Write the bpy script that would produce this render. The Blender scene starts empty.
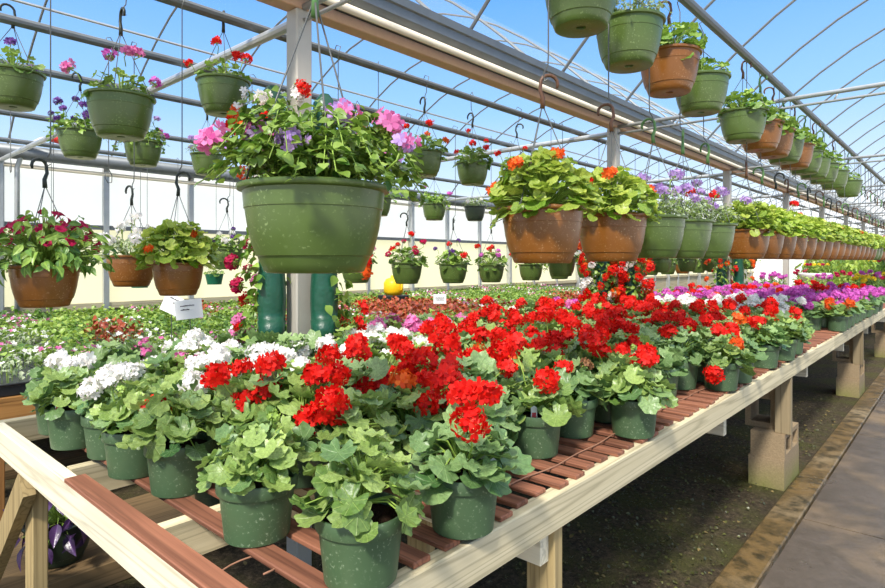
import bpy, math, random
import numpy as np
from mathutils import Vector, Matrix, Euler
random.seed(7); rng = random.Random(11)
C = bpy.context.scene.collection
PI = math.pi

# ------------------------------------------------------------------ materials
MATS = {}
class NT:
    def __init__(s, name):
        s.m = bpy.data.materials.new(name); s.m.use_nodes = True
        s.t = s.m.node_tree; s.n = s.t.nodes; s.n.clear()
        s.out = s.n.new('ShaderNodeOutputMaterial'); MATS[name] = s.m
    def add(s, typ, **kw):
        n = s.n.new(typ)
        for k, v in kw.items():
            if k in n.inputs: n.inputs[k].default_value = v
            else: setattr(n, k, v)
        return n
    def link(s, a, b): s.t.links.new(a, b)
    def coord(s, kind='Object', scale=(1, 1, 1)):
        tc = s.add('ShaderNodeTexCoord'); mp = s.add('ShaderNodeMapping'); mp.inputs['Scale'].default_value = scale
        s.link(tc.outputs[kind], mp.inputs['Vector']); return mp.outputs['Vector']
    def noise(s, vec, scale, detail=4, rough=.6):
        n = s.add('ShaderNodeTexNoise', Scale=scale, Detail=detail, Roughness=rough)
        if vec is not None: s.link(vec, n.inputs['Vector'])
        return n.outputs['Fac']
    def ramp(s, fac, stops):
        r = s.add('ShaderNodeValToRGB'); e = r.color_ramp.elements
        while len(e) < len(stops): e.new(.5)
        for i, (p, c) in enumerate(stops):
            e[i].position = p; e[i].color = (c[0], c[1], c[2], 1)
        s.link(fac, r.inputs['Fac']); return r.outputs['Color']
    def mix(s, fac, a, b, mode='MIX'):
        m = s.add('ShaderNodeMix', data_type='RGBA', blend_type=mode)
        for sock, v in ((m.inputs[0], fac), (m.inputs[6], a), (m.inputs[7], b)):
            if hasattr(v, 'is_linked'): s.link(v, sock)
            elif isinstance(v, (int, float)): sock.default_value = v
            else: sock.default_value = (v[0], v[1], v[2], 1)
        return m.outputs[2]
    def bump(s, h, strength=.3, dist=.01):
        b = s.add('ShaderNodeBump', Strength=strength, Distance=dist); s.link(h, b.inputs['Height']); return b.outputs['Normal']
    def bsdf(s, col, rough=.6, normal=None, spec=.5, metal=0.):
        p = s.add('ShaderNodeBsdfPrincipled', Metallic=metal)
        p.inputs['Specular IOR Level'].default_value = spec
        if hasattr(col, 'is_linked'): s.link(col, p.inputs['Base Color'])
        else: p.inputs['Base Color'].default_value = (col[0], col[1], col[2], 1)
        if hasattr(rough, 'is_linked'): s.link(rough, p.inputs['Roughness'])
        else: p.inputs['Roughness'].default_value = rough
        if normal is not None: s.link(normal, p.inputs['Normal'])
        return p
    def done(s, sh): s.link(sh.outputs[0], s.out.inputs['Surface']); return s.m

def lin(r, g, b):
    f = lambda c: (c / 255 / 12.92) if c / 255 <= .04045 else ((c / 255 + .055) / 1.055) ** 2.4
    return (f(r), f(g), f(b))

def plain(name, rgb, rough=.6, spec=.4, metal=0., var=.15, scale=40, bump=0.):
    t = NT(name); c = lin(*rgb); v = t.coord()
    n = t.noise(v, scale)
    col = t.mix(n, [x * (1 - var) for x in c], [min(1, x * (1 + var)) for x in c])
    return t.done(t.bsdf(col, rough, t.bump(n, bump) if bump else None, spec, metal))

def leafmat(name, dark, light, trans=.3, rough=.38, spec=.5, edge=None):
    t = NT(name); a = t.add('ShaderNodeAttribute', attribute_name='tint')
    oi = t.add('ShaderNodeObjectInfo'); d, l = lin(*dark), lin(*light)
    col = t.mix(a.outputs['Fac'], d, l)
    hs = t.add('ShaderNodeHueSaturation'); mr = t.add('ShaderNodeMapRange')
    mr.inputs['To Min'].default_value = .85; mr.inputs['To Max'].default_value = 1.15
    t.link(oi.outputs['Random'], mr.inputs['Value']); t.link(mr.outputs[0], hs.inputs['Value']); t.link(col, hs.inputs['Color'])
    n = t.noise(t.coord(), 90, 2)
    uv = t.add('ShaderNodeUVMap', uv_map='leaf'); sp = t.add('ShaderNodeSeparateXYZ'); t.link(uv.outputs[0], sp.inputs[0])
    def M(op, a, b=None, c=None):
        m = t.add('ShaderNodeMath', operation=op)
        for k, q in enumerate((a, b, c)):
            if q is None: continue
            if hasattr(q, 'is_linked'): t.link(q, m.inputs[k])
            else: m.inputs[k].default_value = q
        return m.outputs[0]
    ang = M('ARCTAN2', sp.outputs[0], sp.outputs[1]); rad = M('SQRT', M('ADD', M('POWER', sp.outputs[0], 2.), M('POWER', sp.outputs[1], 2.)))
    wv = M('ABSOLUTE', M('SINE', M('MULTIPLY', ang, 4.)))              # main veins fan out from the petiole
    vein = M('SUBTRACT', 1., M('MINIMUM', M('MULTIPLY', M('MULTIPLY', wv, M('ADD', rad, .12)), 7.), 1.))
    has = M('GREATER_THAN', rad, .0001); vein = M('MULTIPLY', M('MULTIPLY', vein, has), .5)
    zc = M('SUBTRACT', 1., M('MINIMUM', M('MULTIPLY', M('ABSOLUTE', M('SUBTRACT', rad, .62)), 6.), 1.)); zc = M('MULTIPLY', zc, .22)
    base = t.mix(zc, hs.outputs[0], [x * .45 for x in d]); base = t.mix(vein, base, [min(1, x * 1.15) for x in l])
    mott = t.ramp(t.noise(uv.outputs[0], 5., 3), [(.35, (.78, .78, .78)), (.65, (1.12, 1.12, 1.12))]); base = t.mix(1., base, mott, 'MULTIPLY')
    hgt = M('ADD', M('MULTIPLY', vein, -1.2), M('MULTIPLY', n, .5))
    p = t.bsdf(base, rough, t.bump(hgt, .5, .004), spec)
    tr = t.add('ShaderNodeBsdfTranslucent')
    tc = t.mix(.5, base, lin(200, 225, 70), 'MULTIPLY'); tc2 = t.mix(.55, tc, base)
    t.link(tc2, tr.inputs['Color'])
    m = t.add('ShaderNodeMixShader'); m.inputs[0].default_value = trans
    t.link(p.outputs[0], m.inputs[1]); t.link(tr.outputs[0], m.inputs[2]); return t.done(m)

def petalmat(name, a, b, trans=.3):
    t = NT(name); at = t.add('ShaderNodeAttribute', attribute_name='tint')
    col = t.mix(at.outputs['Fac'], lin(*a), lin(*b))
    p = t.bsdf(col, .55, None, .25); tr = t.add('ShaderNodeBsdfTranslucent'); t.link(col, tr.inputs['Color'])
    m = t.add('ShaderNodeMixShader'); m.inputs[0].default_value = trans
    t.link(p.outputs[0], m.inputs[1]); t.link(tr.outputs[0], m.inputs[2]); return t.done(m)

def potmat(name, base, spot, spots=.5, rough=.38):
    t = NT(name); v = t.coord(); b = lin(*base)
    oi = t.add('ShaderNodeObjectInfo')
    add = t.add('ShaderNodeVectorMath', operation='ADD'); sc = t.add('ShaderNodeVectorMath', operation='SCALE')
    cx = t.add('ShaderNodeCombineXYZ'); t.link(oi.outputs['Random'], cx.inputs[0]); t.link(oi.outputs['Random'], cx.inputs[2])
    t.link(cx.outputs[0], sc.inputs[0]); sc.inputs['Scale'].default_value = 7.; t.link(v, add.inputs[0]); t.link(sc.outputs[0], add.inputs[1])
    n1 = t.noise(add.outputs[0], 9, 5); n2 = t.noise(add.outputs[0], 150, 2, .5); n3 = t.noise(add.outputs[0], 14, 2)
    col = t.mix(n1, [x * .75 for x in b], [min(1, x * 1.25) for x in b])
    sp = t.ramp(n2, [(.0, (0, 0, 0)), (.60, (0, 0, 0)), (.72, (1, 1, 1))])
    msk = t.ramp(n3, [(.35, (0, 0, 0)), (.7, (1, 1, 1))])
    f = t.mix(1., sp, msk, 'MULTIPLY'); f = t.mix(1., f, (spots, spots, spots), 'MULTIPLY')
    col = t.mix(f, col, lin(*spot))
    return t.done(t.bsdf(col, rough, None, .5))

def woodmat(name, a, b, axis, rough=.7, knots=True):
    t = NT(name); s = [38, 38, 38]; s[axis] = 1.1
    v = t.coord(scale=tuple(s)); n = t.noise(v, 1.3, 5, .65)
    v2 = t.coord(scale=tuple(8 if i != axis else .22 for i in range(3))); n2 = t.noise(v2, 1.2, 2)
    sub = t.add('ShaderNodeMath', operation='MULTIPLY_ADD'); t.link(n2, sub.inputs[0]); sub.inputs[1].default_value = 11.; t.link(n, sub.inputs[2])
    fr = t.add('ShaderNodeMath', operation='PINGPONG'); t.link(sub.outputs[0], fr.inputs[0]); fr.inputs[1].default_value = .5
    col = t.mix(n, lin(*a), lin(*b))
    col = t.mix(t.ramp(fr.outputs[0], [(.0, (.6, .6, .6)), (.22, (0, 0, 0))]), col, [x * .62 for x in lin(*a)])
    oi = t.add('ShaderNodeObjectInfo'); hs = t.add('ShaderNodeHueSaturation'); mr = t.add('ShaderNodeMapRange')
    mr.inputs['To Min'].default_value = .72; mr.inputs['To Max'].default_value = 1.18
    t.link(oi.outputs['Random'], mr.inputs['Value']); t.link(mr.outputs[0], hs.inputs['Value']); t.link(col, hs.inputs['Color'])
    return t.done(t.bsdf(hs.outputs[0], rough, t.bump(n, .25, .004), .3))

GER = leafmat('geranium_leaf', (80, 118, 48), (184, 206, 116), .28)
GER2 = leafmat('geranium_leaf_blue', (72, 114, 62), (164, 192, 124), .28)
IVY = leafmat('round_leaf', (112, 152, 40), (218, 228, 108), .38)
SMALL = leafmat('small_leaf', (72, 116, 36), (164, 192, 84), .32)
DARKL = leafmat('dark_leaf', (44, 88, 34), (120, 160, 64), .28)
LIME = leafmat('lime_leaf', (120, 158, 50), (196, 212, 104), .35)
COLE = leafmat('coleus_leaf', (140, 44, 26), (196, 96, 54), .25)
GREY = leafmat('silver_leaf', (120, 140, 100), (196, 206, 170), .25)
PURL = leafmat('purple_leaf', (44, 26, 58), (104, 70, 128), .15, .3)
STEM = plain('stem', (140, 168, 72), .5)
STEMB = plain('dry_stem', (120, 104, 60), .7)
RED = petalmat('red_petal', (196, 8, 8), (246, 40, 26))
ORA = petalmat('orange_petal', (214, 62, 16), (250, 120, 40))
WHI = petalmat('white_petal', (236, 230, 224), (254, 252, 250))
PIN = petalmat('pink_petal', (206, 80, 150), (240, 150, 200))
MAG = petalmat('magenta_petal', (190, 56, 160), (228, 128, 214))
PUR = petalmat('purple_petal', (70, 34, 110), (132, 84, 168))
LIL = petalmat('lilac_petal', (160, 120, 190), (210, 180, 226))
CRI = petalmat('crimson_petal', (150, 8, 50), (214, 34, 96))
YEL = petalmat('yellow_petal', (230, 190, 20), (250, 226, 60))
POTG = potmat('nursery_pot_green', (68, 92, 62), (176, 192, 160), .55, .42)
BASG = potmat('basket_green', (78, 98, 44), (170, 190, 130), .5, .32)
BASB = potmat('basket_brown', (124, 76, 26), (206, 176, 134), .6, .34)
BASD = potmat('basket_dark', (40, 52, 38), (90, 100, 80), .3, .4)
TEAL = plain('teal_plastic', (26, 96, 72), .4)
SOIL = plain('potting_soil', (46, 32, 24), .95, .1, var=.6, scale=220, bump=.8)
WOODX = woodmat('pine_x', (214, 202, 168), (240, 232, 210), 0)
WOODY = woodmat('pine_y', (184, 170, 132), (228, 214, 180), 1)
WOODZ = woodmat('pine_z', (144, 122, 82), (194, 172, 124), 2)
OAKX = woodmat('tan_wood_x', (156, 106, 54), (196, 146, 84), 0)
OAKY = woodmat('tan_wood_y', (156, 106, 54), (196, 146, 84), 1)
OAKZ = woodmat('tan_wood_z', (150, 100, 52), (190, 138, 80), 2)
SLAT = woodmat('red_slat', (94, 56, 42), (176, 118, 90), 0, .6)
BOARD = woodmat('floor_board', (96, 78, 52), (138, 112, 78), 1, .8)
GALV = plain('galvanised_steel', (176, 178, 178), .42, .5, .45, .15, 12)
GALVD = plain('dull_steel', (112, 116, 118), .5, .5, .5, .2, 12)
PVC = plain('cream_pipe', (226, 214, 192), .4, .5, 0, .06)
BEIGE = plain('beige_steel', (196, 160, 132), .55, .4, 0, .1)
POSTM = plain('post_steel', (178, 172, 160), .55, .4, .1, .14, 9)
WIRE = plain('wire', (96, 98, 96), .45, .5, .6)
HOOKK = plain('dark_hook', (40, 46, 40), .4)
HOOKG = plain('green_hook', (84, 122, 66), .4)
HOOKB = plain('brown_hook', (92, 62, 42), .4)
BLACK = plain('black_plastic', (26, 30, 34), .4)
BAG = plain('green_bag', (18, 74, 54), .35, .5, 0, .3, 24, .5)
PAPER = plain('white_card', (244, 244, 242), .6, .3, 0, .02)
INK = plain('dark_ink', (60, 50, 60), .7)
YELP = plain('yellow_plastic', (240, 196, 24), .4)
WHP = plain('white_plastic', (240, 238, 230), .4)
REDP = plain('red_plastic', (206, 46, 44), .4)
TWINE = plain('rusty_wire', (150, 108, 84), .7)
GREENH = plain('green_hose', (24, 80, 56), .4)

def ground_mat():
    t = NT('ground'); v = t.coord()
    n = t.noise(v, 2.3, 8, .7); f = t.noise(v, 30, 9, .88); g = t.noise(v, 130, 3, .6)
    col = t.ramp(f, [(.3, lin(24, 20, 15)), (.48, lin(70, 60, 44)), (.64, lin(124, 108, 84)), (.8, lin(176, 160, 134))])
    moss = t.ramp(g, [(.3, lin(40, 44, 18)), (.7, lin(112, 112, 56))])
    col = t.mix(t.ramp(n, [(.46, (0, 0, 0)), (.6, (.75, .75, .75))]), col, moss)
    return t.done(t.bsdf(col, .9, t.bump(f, .9, .03), .2))
def path_mat(name, base, lightc, moss):
    t = NT(name); v = t.coord(); f = t.noise(v, 75, 6, .85); n = t.noise(v, 9., 8, .75); w = t.noise(v, 1.1, 4)
    col = t.mix(f, [x * .35 for x in lin(*base)], [x * 1.85 for x in lin(*base)])
    col = t.mix(t.ramp(w, [(.5, (0, 0, 0)), (.68, (.8, .8, .8))]), col, lin(*lightc))
    col = t.mix(t.ramp(n, [(.44, (0, 0, 0)), (.6, (moss, moss, moss))]), col, lin(44, 38, 14))
    r = t.ramp(w, [(.35, (.22, .22, .22)), (.65, (.6, .6, .6))])
    return t.done(t.bsdf(col, r, t.bump(f, .5, .006), .35))
GROUND = ground_mat(); PATH = path_mat('wet_concrete', (86, 76, 66), (142, 120, 92), .3); CURB = path_mat('mossy_curb', (108, 86, 50), (150, 134, 106), .9)
def block_mat():
    t = NT('concrete_block'); v = t.coord('Object'); f = t.noise(v, 120, 4, .7); n = t.noise(v, 7, 4)
    col = t.mix(f, lin(108, 92, 70), lin(178, 156, 124))
    tc = t.add('ShaderNodeNewGeometry'); sx = t.add('ShaderNodeSeparateXYZ'); t.link(tc.outputs['Position'], sx.inputs[0])
    mr = t.add('ShaderNodeMapRange'); mr.inputs['From Min'].default_value = .16; mr.inputs['From Max'].default_value = 0.; t.link(sx.outputs[2], mr.inputs['Value'])
    k = t.add('ShaderNodeMath', operation='MULTIPLY'); t.link(mr.outputs[0], k.inputs[0]); t.link(n, k.inputs[1])
    col = t.mix(k.outputs[0], col, lin(104, 120, 24))
    return t.done(t.bsdf(col, .9, t.bump(f, .5, .006), .2))
BLOCK = block_mat()
def film_mat(name, col, trans, clear):
    t = NT(name); d = t.add('ShaderNodeBsdfDiffuse'); d.inputs[0].default_value = (*lin(*col), 1)
    tr = t.add('ShaderNodeBsdfTranslucent'); tr.inputs[0].default_value = (*lin(*col), 1)
    m = t.add('ShaderNodeMixShader'); m.inputs[0].default_value = trans
    t.link(d.outputs[0], m.inputs[1]); t.link(tr.outputs[0], m.inputs[2])
    if clear > 0:
        tp = t.add('ShaderNodeBsdfTransparent'); m2 = t.add('ShaderNodeMixShader'); m2.inputs[0].default_value = clear
        t.link(m.outputs[0], m2.inputs[1]); t.link(tp.outputs[0], m2.inputs[2]); return t.done(m2)
    return t.done(m)
FILMW = film_mat('white_film', (253, 252, 246), .8, 0)
FILMC = film_mat('cream_curtain', (255, 250, 224), .8, 0)
FILMR = film_mat('clear_roof_film', (240, 246, 255), .6, .95)

# ------------------------------------------------------------------ mesh builder
class MB:
    def __init__(s): s.v = []; s.f = []; s.m = []; s.t = []; s.mats = []; s.uv = {}
    def mi(s, mat):
        if mat not in s.mats: s.mats.append(mat)
        return s.mats.index(mat)
    def put(s, vs, fs, mat, tint=0.5, uv=None):
        o = len(s.v); s.v.extend(vs); i = s.mi(mat)
        if uv is not None: s.uv[o] = uv
        for f in fs: s.f.append(tuple(a + o for a in f)); s.m.append(i); s.t.append(tint)
    def box(s, x0, x1, y0, y1, z0, z1, mat, bev=0.):
        if bev:
            b = bev; vs = []
            for z, k in ((z0, 1), (z0 + b, 0), (z1 - b, 0), (z1, 1)):
                q = b if k else 0.
                vs += [(x0 + q, y0 + b, z), (x0 + b, y0 + q, z), (x1 - b, y0 + q, z), (x1 - q, y0 + b, z), (x1 - q, y1 - b, z), (x1 - b, y1 - q, z), (x0 + b, y1 - q, z), (x0 + q, y1 - b, z)]
            fs = [tuple(range(7, -1, -1)), tuple(range(24, 32))]
            for r in range(3):
                for k in range(8): a = r * 8 + k; c = r * 8 + (k + 1) % 8; fs.append((a, c, c + 8, a + 8))
            s.put(vs, fs, mat); return
        vs = [(x, y, z) for z in (z0, z1) for y in (y0, y1) for x in (x0, x1)]
        s.put(vs, [(0, 2, 3, 1), (4, 5, 7, 6), (0, 1, 5, 4), (2, 6, 7, 3), (0, 4, 6, 2), (1, 3, 7, 5)], mat)
    def tube(s, pts, r, mat, n=6, tint=.5, cap=True):
        P = [Vector(p) for p in pts]; R = r if isinstance(r, (list, tuple)) else [r] * len(P)
        d0 = (P[1] - P[0]).normalized(); u = d0.orthogonal().normalized(); vs = []
        for i, p in enumerate(P):
            d = (P[min(i + 1, len(P) - 1)] - P[max(i - 1, 0)])
            if d.length < 1e-9: d = d0
            d.normalize(); u = (u - d * u.dot(d))
            u = u.normalized() if u.length > 1e-6 else d.orthogonal().normalized()
            w = d.cross(u)
            for k in range(n):
                a = 2 * PI * k / n; vs.append(tuple(p + (u * math.cos(a) + w * math.sin(a)) * R[i]))
        fs = [(i * n + k, i * n + (k + 1) % n, (i + 1) * n + (k + 1) % n, (i + 1) * n + k) for i in range(len(P) - 1) for k in range(n)]
        if cap: fs += [tuple(range(n - 1, -1, -1)), tuple(range((len(P) - 1) * n, len(P) * n))]
        s.put(vs, fs, mat, tint)
    def lathe(s, prof, mat, n=32, tint=.5):
        vs = [(r * math.cos(2 * PI * k / n), r * math.sin(2 * PI * k / n), z) for r, z in prof for k in range(n)]
        fs = [(i * n + k, i * n + (k + 1) % n, (i + 1) * n + (k + 1) % n, (i + 1) * n + k) for i in range(len(prof) - 1) for k in range(n)]
        s.put(vs, fs, mat, tint)
    def bar(s, a, b, w, h, mat):           # rectangular bar from a to b, w sideways, h upward
        a, b = Vector(a), Vector(b); d = (b - a).normalized(); up = Vector((0, 0, 1))
        side = d.cross(up); side = side.normalized() if side.length > 1e-4 else Vector((1, 0, 0)); u = side.cross(d)
        vs = [tuple(p + side * (i * w / 2) + u * (j * h / 2)) for p in (a, b) for i, j in ((-1, -1), (1, -1), (1, 1), (-1, 1))]
        s.put(vs, [(3, 2, 1, 0), (4, 5, 6, 7), (0, 1, 5, 4), (1, 2, 6, 5), (2, 3, 7, 6), (3, 0, 4, 7)], mat)
    def mesh(s, name, smooth=True):
        me = bpy.data.meshes.new(name); me.from_pydata(s.v, [], s.f)
        for m in s.mats: me.materials.append(m)
        me.polygons.foreach_set('material_index', s.m)
        me.polygons.foreach_set('use_smooth', [smooth] * len(s.f))
        at = me.attributes.new('tint', 'FLOAT', 'FACE'); at.data.foreach_set('value', s.t)
        if s.uv:
            arr = np.zeros((len(s.v), 2), dtype=np.float32)
            for o, q in s.uv.items(): arr[o:o + len(q)] = q
            idx = np.empty(len(me.loops), dtype=np.int32); me.loops.foreach_get('vertex_index', idx)
            me.uv_layers.new(name='leaf').data.foreach_set('uv', arr[idx].ravel())
        me.update(); return me
    def build(s, name, parent=None, smooth=False, loc=None):
        return obj(name, s.mesh(name, smooth), parent, loc)

def obj(name, me, parent=None, loc=None, rot=None, scale=None):
    o = bpy.data.objects.new(name, me); C.objects.link(o)
    if parent is not None: o.parent = parent
    if loc is not None: o.location = loc
    if rot is not None: o.rotation_euler = rot
    if scale is not None: o.scale = scale if hasattr(scale, '__len__') else (scale,) * 3
    return o
def tag(o, label=None, cat=None, group=None, kind=None):
    if label: o['label'] = label
    if cat: o['category'] = cat
    if group: o['group'] = group
    if kind: o['kind'] = kind
    return o
def thing(name, label, cat, loc, rz=0., group=None):
    o = bpy.data.objects.new(name, None); C.objects.link(o); o.location = loc; o.rotation_euler = (0, 0, rz)
    o.empty_display_size = .05
    return tag(o, label, cat, group)
def autosmooth(me, ang=35):
    try: me.set_sharp_from_angle(angle=math.radians(ang))
    except Exception: pass
    return me
ONES = 'zeroth first second third fourth fifth sixth seventh eighth ninth tenth eleventh twelfth thirteenth fourteenth fifteenth sixteenth seventeenth eighteenth nineteenth'.split()
TENS = {2: ('twentieth', 'twenty'), 3: ('thirtieth', 'thirty'), 4: ('fortieth', 'forty'), 5: ('fiftieth', 'fifty'), 6: ('sixtieth', 'sixty')}
def ordn(n):
    if n < 20: return ONES[n]
    a, b = TENS[n // 10]
    return a if n % 10 == 0 else b + '-' + ONES[n % 10]

# ------------------------------------------------------------------ leaves and flowers
def blade_round(rg, lobes=7, scal=.07, cup=.2, pleat=.05, notch=.75, lod=1):
    n1, n2 = (14, 42) if lod else (7, 14)
    vs = [(0, 0, 0)]; ph = rg.uniform(-.2, .2)
    def rad(th):
        r = 1 + scal * math.cos(lobes * (th - ph)) + (.022 * math.cos(lobes * 3 * (th - ph)) if lod else 0)
        return r * (1 - notch * math.exp(-((PI - abs(th)) / .26) ** 2))
    for k in range(n1):
        th = -PI + 2 * PI * (k + .5) / n1; r = .52 * min(rad(th), 1)
        vs.append((r * math.sin(th), r * math.cos(th) + .0, cup * r * r + pleat * .6 * math.cos(lobes * (th - ph))))
    for k in range(n2):
        th = -PI + 2 * PI * (k + .5) / n2; r = rad(th)
        vs.append((r * math.sin(th), r * math.cos(th), cup * r * r + pleat * math.cos(lobes * (th - ph)) + rg.uniform(-.03, .03)))
    fs = [(0, 1 + (k + 1) % n1, 1 + k) for k in range(n1)]
    q = n2 // n1
    for k in range(n1):
        a, b = 1 + k, 1 + (k + 1) % n1; o = 1 + n1
        c = [o + (q * k + z) % n2 for z in range(q + 1)]
        if q == 2: fs += [(a, c[1], c[0]), (a, b, c[1]), (b, c[2], c[1])]
        else: fs += [(a, c[1], c[0]), (a, b, c[2], c[1]), (b, c[3], c[2])]
    return np.array(vs), [f[::-1] for f in fs]
def blade_ovate(rg, wid=.42, droop=.35, fold=.12, st=5):
    vs = [(0, 0, 0)]; fs = []
    for i in range(1, st):
        t = i / st; w = wid * math.sin(PI * t ** .85) ; z = -droop * t * t
        vs += [(-w, t, z + fold * w / wid), (0, t, z), (w, t, z + fold * w / wid)]
    vs.append((0, 1, -droop)); last = len(vs) - 1
    fs += [(0, 2, 1), (0, 3, 2)]
    for i in range(st - 2):
        a = 1 + 3 * i; fs += [(a, a + 1, a + 4, a + 3), (a + 1, a + 2, a + 5, a + 4)]
    a = 1 + 3 * (st - 2); fs += [(a, a + 1, last), (a + 1, a + 2, last)]
    return np.array(vs), fs
def place(bl, p, tip, nrm, size):
    tip = tip - nrm * tip.dot(nrm)
    tip = tip.normalized() if tip.length > 1e-5 else nrm.orthogonal().normalized()
    side = tip.cross(nrm)
    M = np.array([side, tip, nrm]); return (bl[0] * size @ M + np.array(p)).tolist(), bl[1]
def rnd3(rg): return Vector((rg.gauss(0, 1), rg.gauss(0, 1), rg.gauss(0, 1)))

def dome_foliage(name, seed, mat, kind='round', n=44, R=.13, H=.14, size=(.028, .044), low=-.02, upb=.75, outb=.5, jit=.3, lod=1, lobes=7, scal=.07, wid=.42, stems=True, inner=.3, mat2=None, droop=0.):
    rg = random.Random(seed); b = MB()
    for i in range(n):
        az = i * 2.39996 + rg.uniform(-.4, .4); q = ((i + .5) / n) ** .62
        q = min(1., q * rg.uniform(.88, 1.1)); sh = rg.uniform(1 - inner, 1.)
        ph = q * PI / 2 * 1.02
        rr = R * math.sin(ph) * sh; zz = low + (H - low) * max(0, math.cos(ph)) * sh + rg.uniform(-.012, .012) - droop * q ** 4 * rg.random()
        out = Vector((math.cos(az), math.sin(az), 0)); p = Vector((rr * out.x, rr * out.y, zz))
        nrm = (Vector((0, 0, 1)) * upb + out * outb * q + rnd3(rg) * jit).normalized()
        tip = (out + rnd3(rg) * .35 - Vector((0, 0, 1)) * .3 * q).normalized(); s = rg.uniform(*size) * (1 - .2 * (1 - q))
        bl = blade_round(rg, lobes, scal, rg.choice((.28, .2, .1, -.15)), .085 if lod else .05, lod=lod) if kind == 'round' else blade_ovate(rg, wid, rg.uniform(.1, .6))
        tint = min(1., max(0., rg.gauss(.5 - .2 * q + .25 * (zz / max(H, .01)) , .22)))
        v, f = place(bl, p, tip, nrm, s); b.put(v, f, mat2 if (mat2 and rg.random() < .25) else mat, tint, bl[0][:, :2] if kind == 'round' else np.stack([bl[0][:, 0] * .35, bl[0][:, 1]], 1))
        if stems:
            base = Vector((rr * .12 * out.x, rr * .12 * out.y, max(-.01, zz * .2)))
            mid = base.lerp(p, .55) + Vector((0, 0, .02)) - nrm * .005
            b.tube([base, mid, p - nrm * .002], [.0024, .002, .0014], STEM, 4, cap=False)
    return b.mesh(name)

def trail_foliage(name, seed, mat, n_st=26, leaves=14, R=.2, H=.12, hang=.08, size=(.012, .024), wid=.4, r0=.06, lod=1):
    # arching leafy stems that rise from the pot and spill over its rim
    rg = random.Random(seed); b = MB(); tips = []
    for i in range(n_st):
        az = i * 2.39996 + rg.uniform(-.3, .3); L = rg.uniform(.55, 1.); out = Vector((math.cos(az), math.sin(az), 0))
        pk = H * rg.uniform(.5, 1.1) * (1.25 - .6 * L); end = -hang * rg.random() * (L > .75)
        pts = []
        for k in range(6):
            t = k / 5; pts.append(out * (rg.uniform(0, 1) * 0 + r0 * .5 + (R * L - r0 * .5) * t) + Vector((rg.gauss(0, .006), rg.gauss(0, .006), pk * math.sin(PI * min(1, t * .8)) * 1.05 + end * t ** 2.5)))
        b.tube(pts, [.0022, .002, .0018, .0015, .0012, .0009], STEM, 3, cap=False); tips.append(pts[-1])
        for j in range(leaves):
            t = (j + .6) / leaves * 5; k = min(4, int(t)); p = pts[k].lerp(pts[k + 1], t - k) + rnd3(rg) * .006
            d = (pts[k + 1] - pts[k]).normalized(); s = rg.uniform(*size)
            tip = (d * .5 + d.cross(Vector((0, 0, 1))) * rg.choice((-1, 1)) + rnd3(rg) * .3).normalized()
            nrm = (Vector((0, 0, 1)) + out * .3 + rnd3(rg) * .35).normalized()
            v, f = place(blade_ovate(rg, wid, rg.uniform(0, .5), st=4), p, tip, nrm, s * 1.6)
            b.put(v, f, mat, min(1, max(0, rg.gauss(.5, .25))))
    return b.mesh(name), tips

def floret(b, rg, p, nrm, s, mat, mat_eye=None, petals=5, cup=.25):
    u = nrm.orthogonal().normalized(); w = nrm.cross(u); a0 = rg.random() * 6.28
    for k in range(petals):
        a = a0 + 2 * PI * k / petals; d = u * math.cos(a) + w * math.sin(a); e = nrm.cross(d)
        z = nrm * s * cup * rg.uniform(.3, 1.4)
        vs = [p, p + d * s * .55 - e * s * .36 + z * .4, p + d * s * .55 + e * s * .36 + z * .4, p + d * s - e * s * .26 + z, p + d * s + e * s * .26 + z]
        b.put([tuple(x) for x in vs], [(0, 1, 2), (1, 3, 4, 2)], mat, min(1, max(0, rg.gauss(.5, .28))))
def umbel(name, seed, mat, L=.2, R=.03, nf=24, ps=.017, stem=True, mat2=None, flat=.8):
    rg = random.Random(seed); b = MB(); bend = Vector((rg.uniform(-.02, .02), rg.uniform(-.02, .02), 0))
    if stem: b.tube([(0, 0, 0), tuple(bend + Vector((0, 0, L * .55))), (0, 0, L - R * .4)], [.0024, .0021, .0018], STEM, 5)
    c = Vector((0, 0, L))
    for i in range(nf):
        z = 1 - 1.55 * (i + .5) / nf; r = math.sqrt(max(0, 1 - z * z)); a = i * 2.39996
        d = Vector((r * math.cos(a), r * math.sin(a), z * flat)) + rnd3(rg) * .16; p = c + d * R * rg.uniform(.8, 1.12)
        if stem and i % 2 == 0: b.tube([c - Vector((0, 0, R * .4)), p], .0008, STEM, 3, cap=False)
        floret(b, rg, p, (d.normalized() + rnd3(rg) * .2).normalized(), ps * rg.uniform(.8, 1.15), mat2 if (mat2 and i < nf * .45) else mat)
    if stem:
        for i in range(7):
            a = i * .9; p = c + Vector((math.cos(a) * R * .7, math.sin(a) * R * .7, -R * .75))
            b.tube([c - Vector((0, 0, R * .3)), p], [.001, .002], STEM, 4)
    return b.mesh(name)
def trumpet(name, seed, mat, s=.026, L=.03):
    rg = random.Random(seed); b = MB(); n = 15
    b.tube([(0, 0, -L), (0, 0, -.3 * L)], .0012, STEM, 4)
    prof = [(.002, -.3 * L), (.004, .1 * L), (.007, .6 * L), (s * .7, L), (s, L * .95)]
    vs = []
    for j, (r, z) in enumerate(prof):
        for k in range(n):
            a = 2 * PI * k / n; q = r * (1 + (.12 * math.cos(5 * a) if j > 2 else 0)); vs.append((q * math.cos(a), q * math.sin(a), z + (rg.uniform(-.002, .002) if j > 2 else 0)))
    fs = [(i * n + k, i * n + (k + 1) % n, (i + 1) * n + (k + 1) % n, (i + 1) * n + k) for i in range(4) for k in range(n)]
    b.put(vs, fs, mat, .5); return b.mesh(name)

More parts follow.
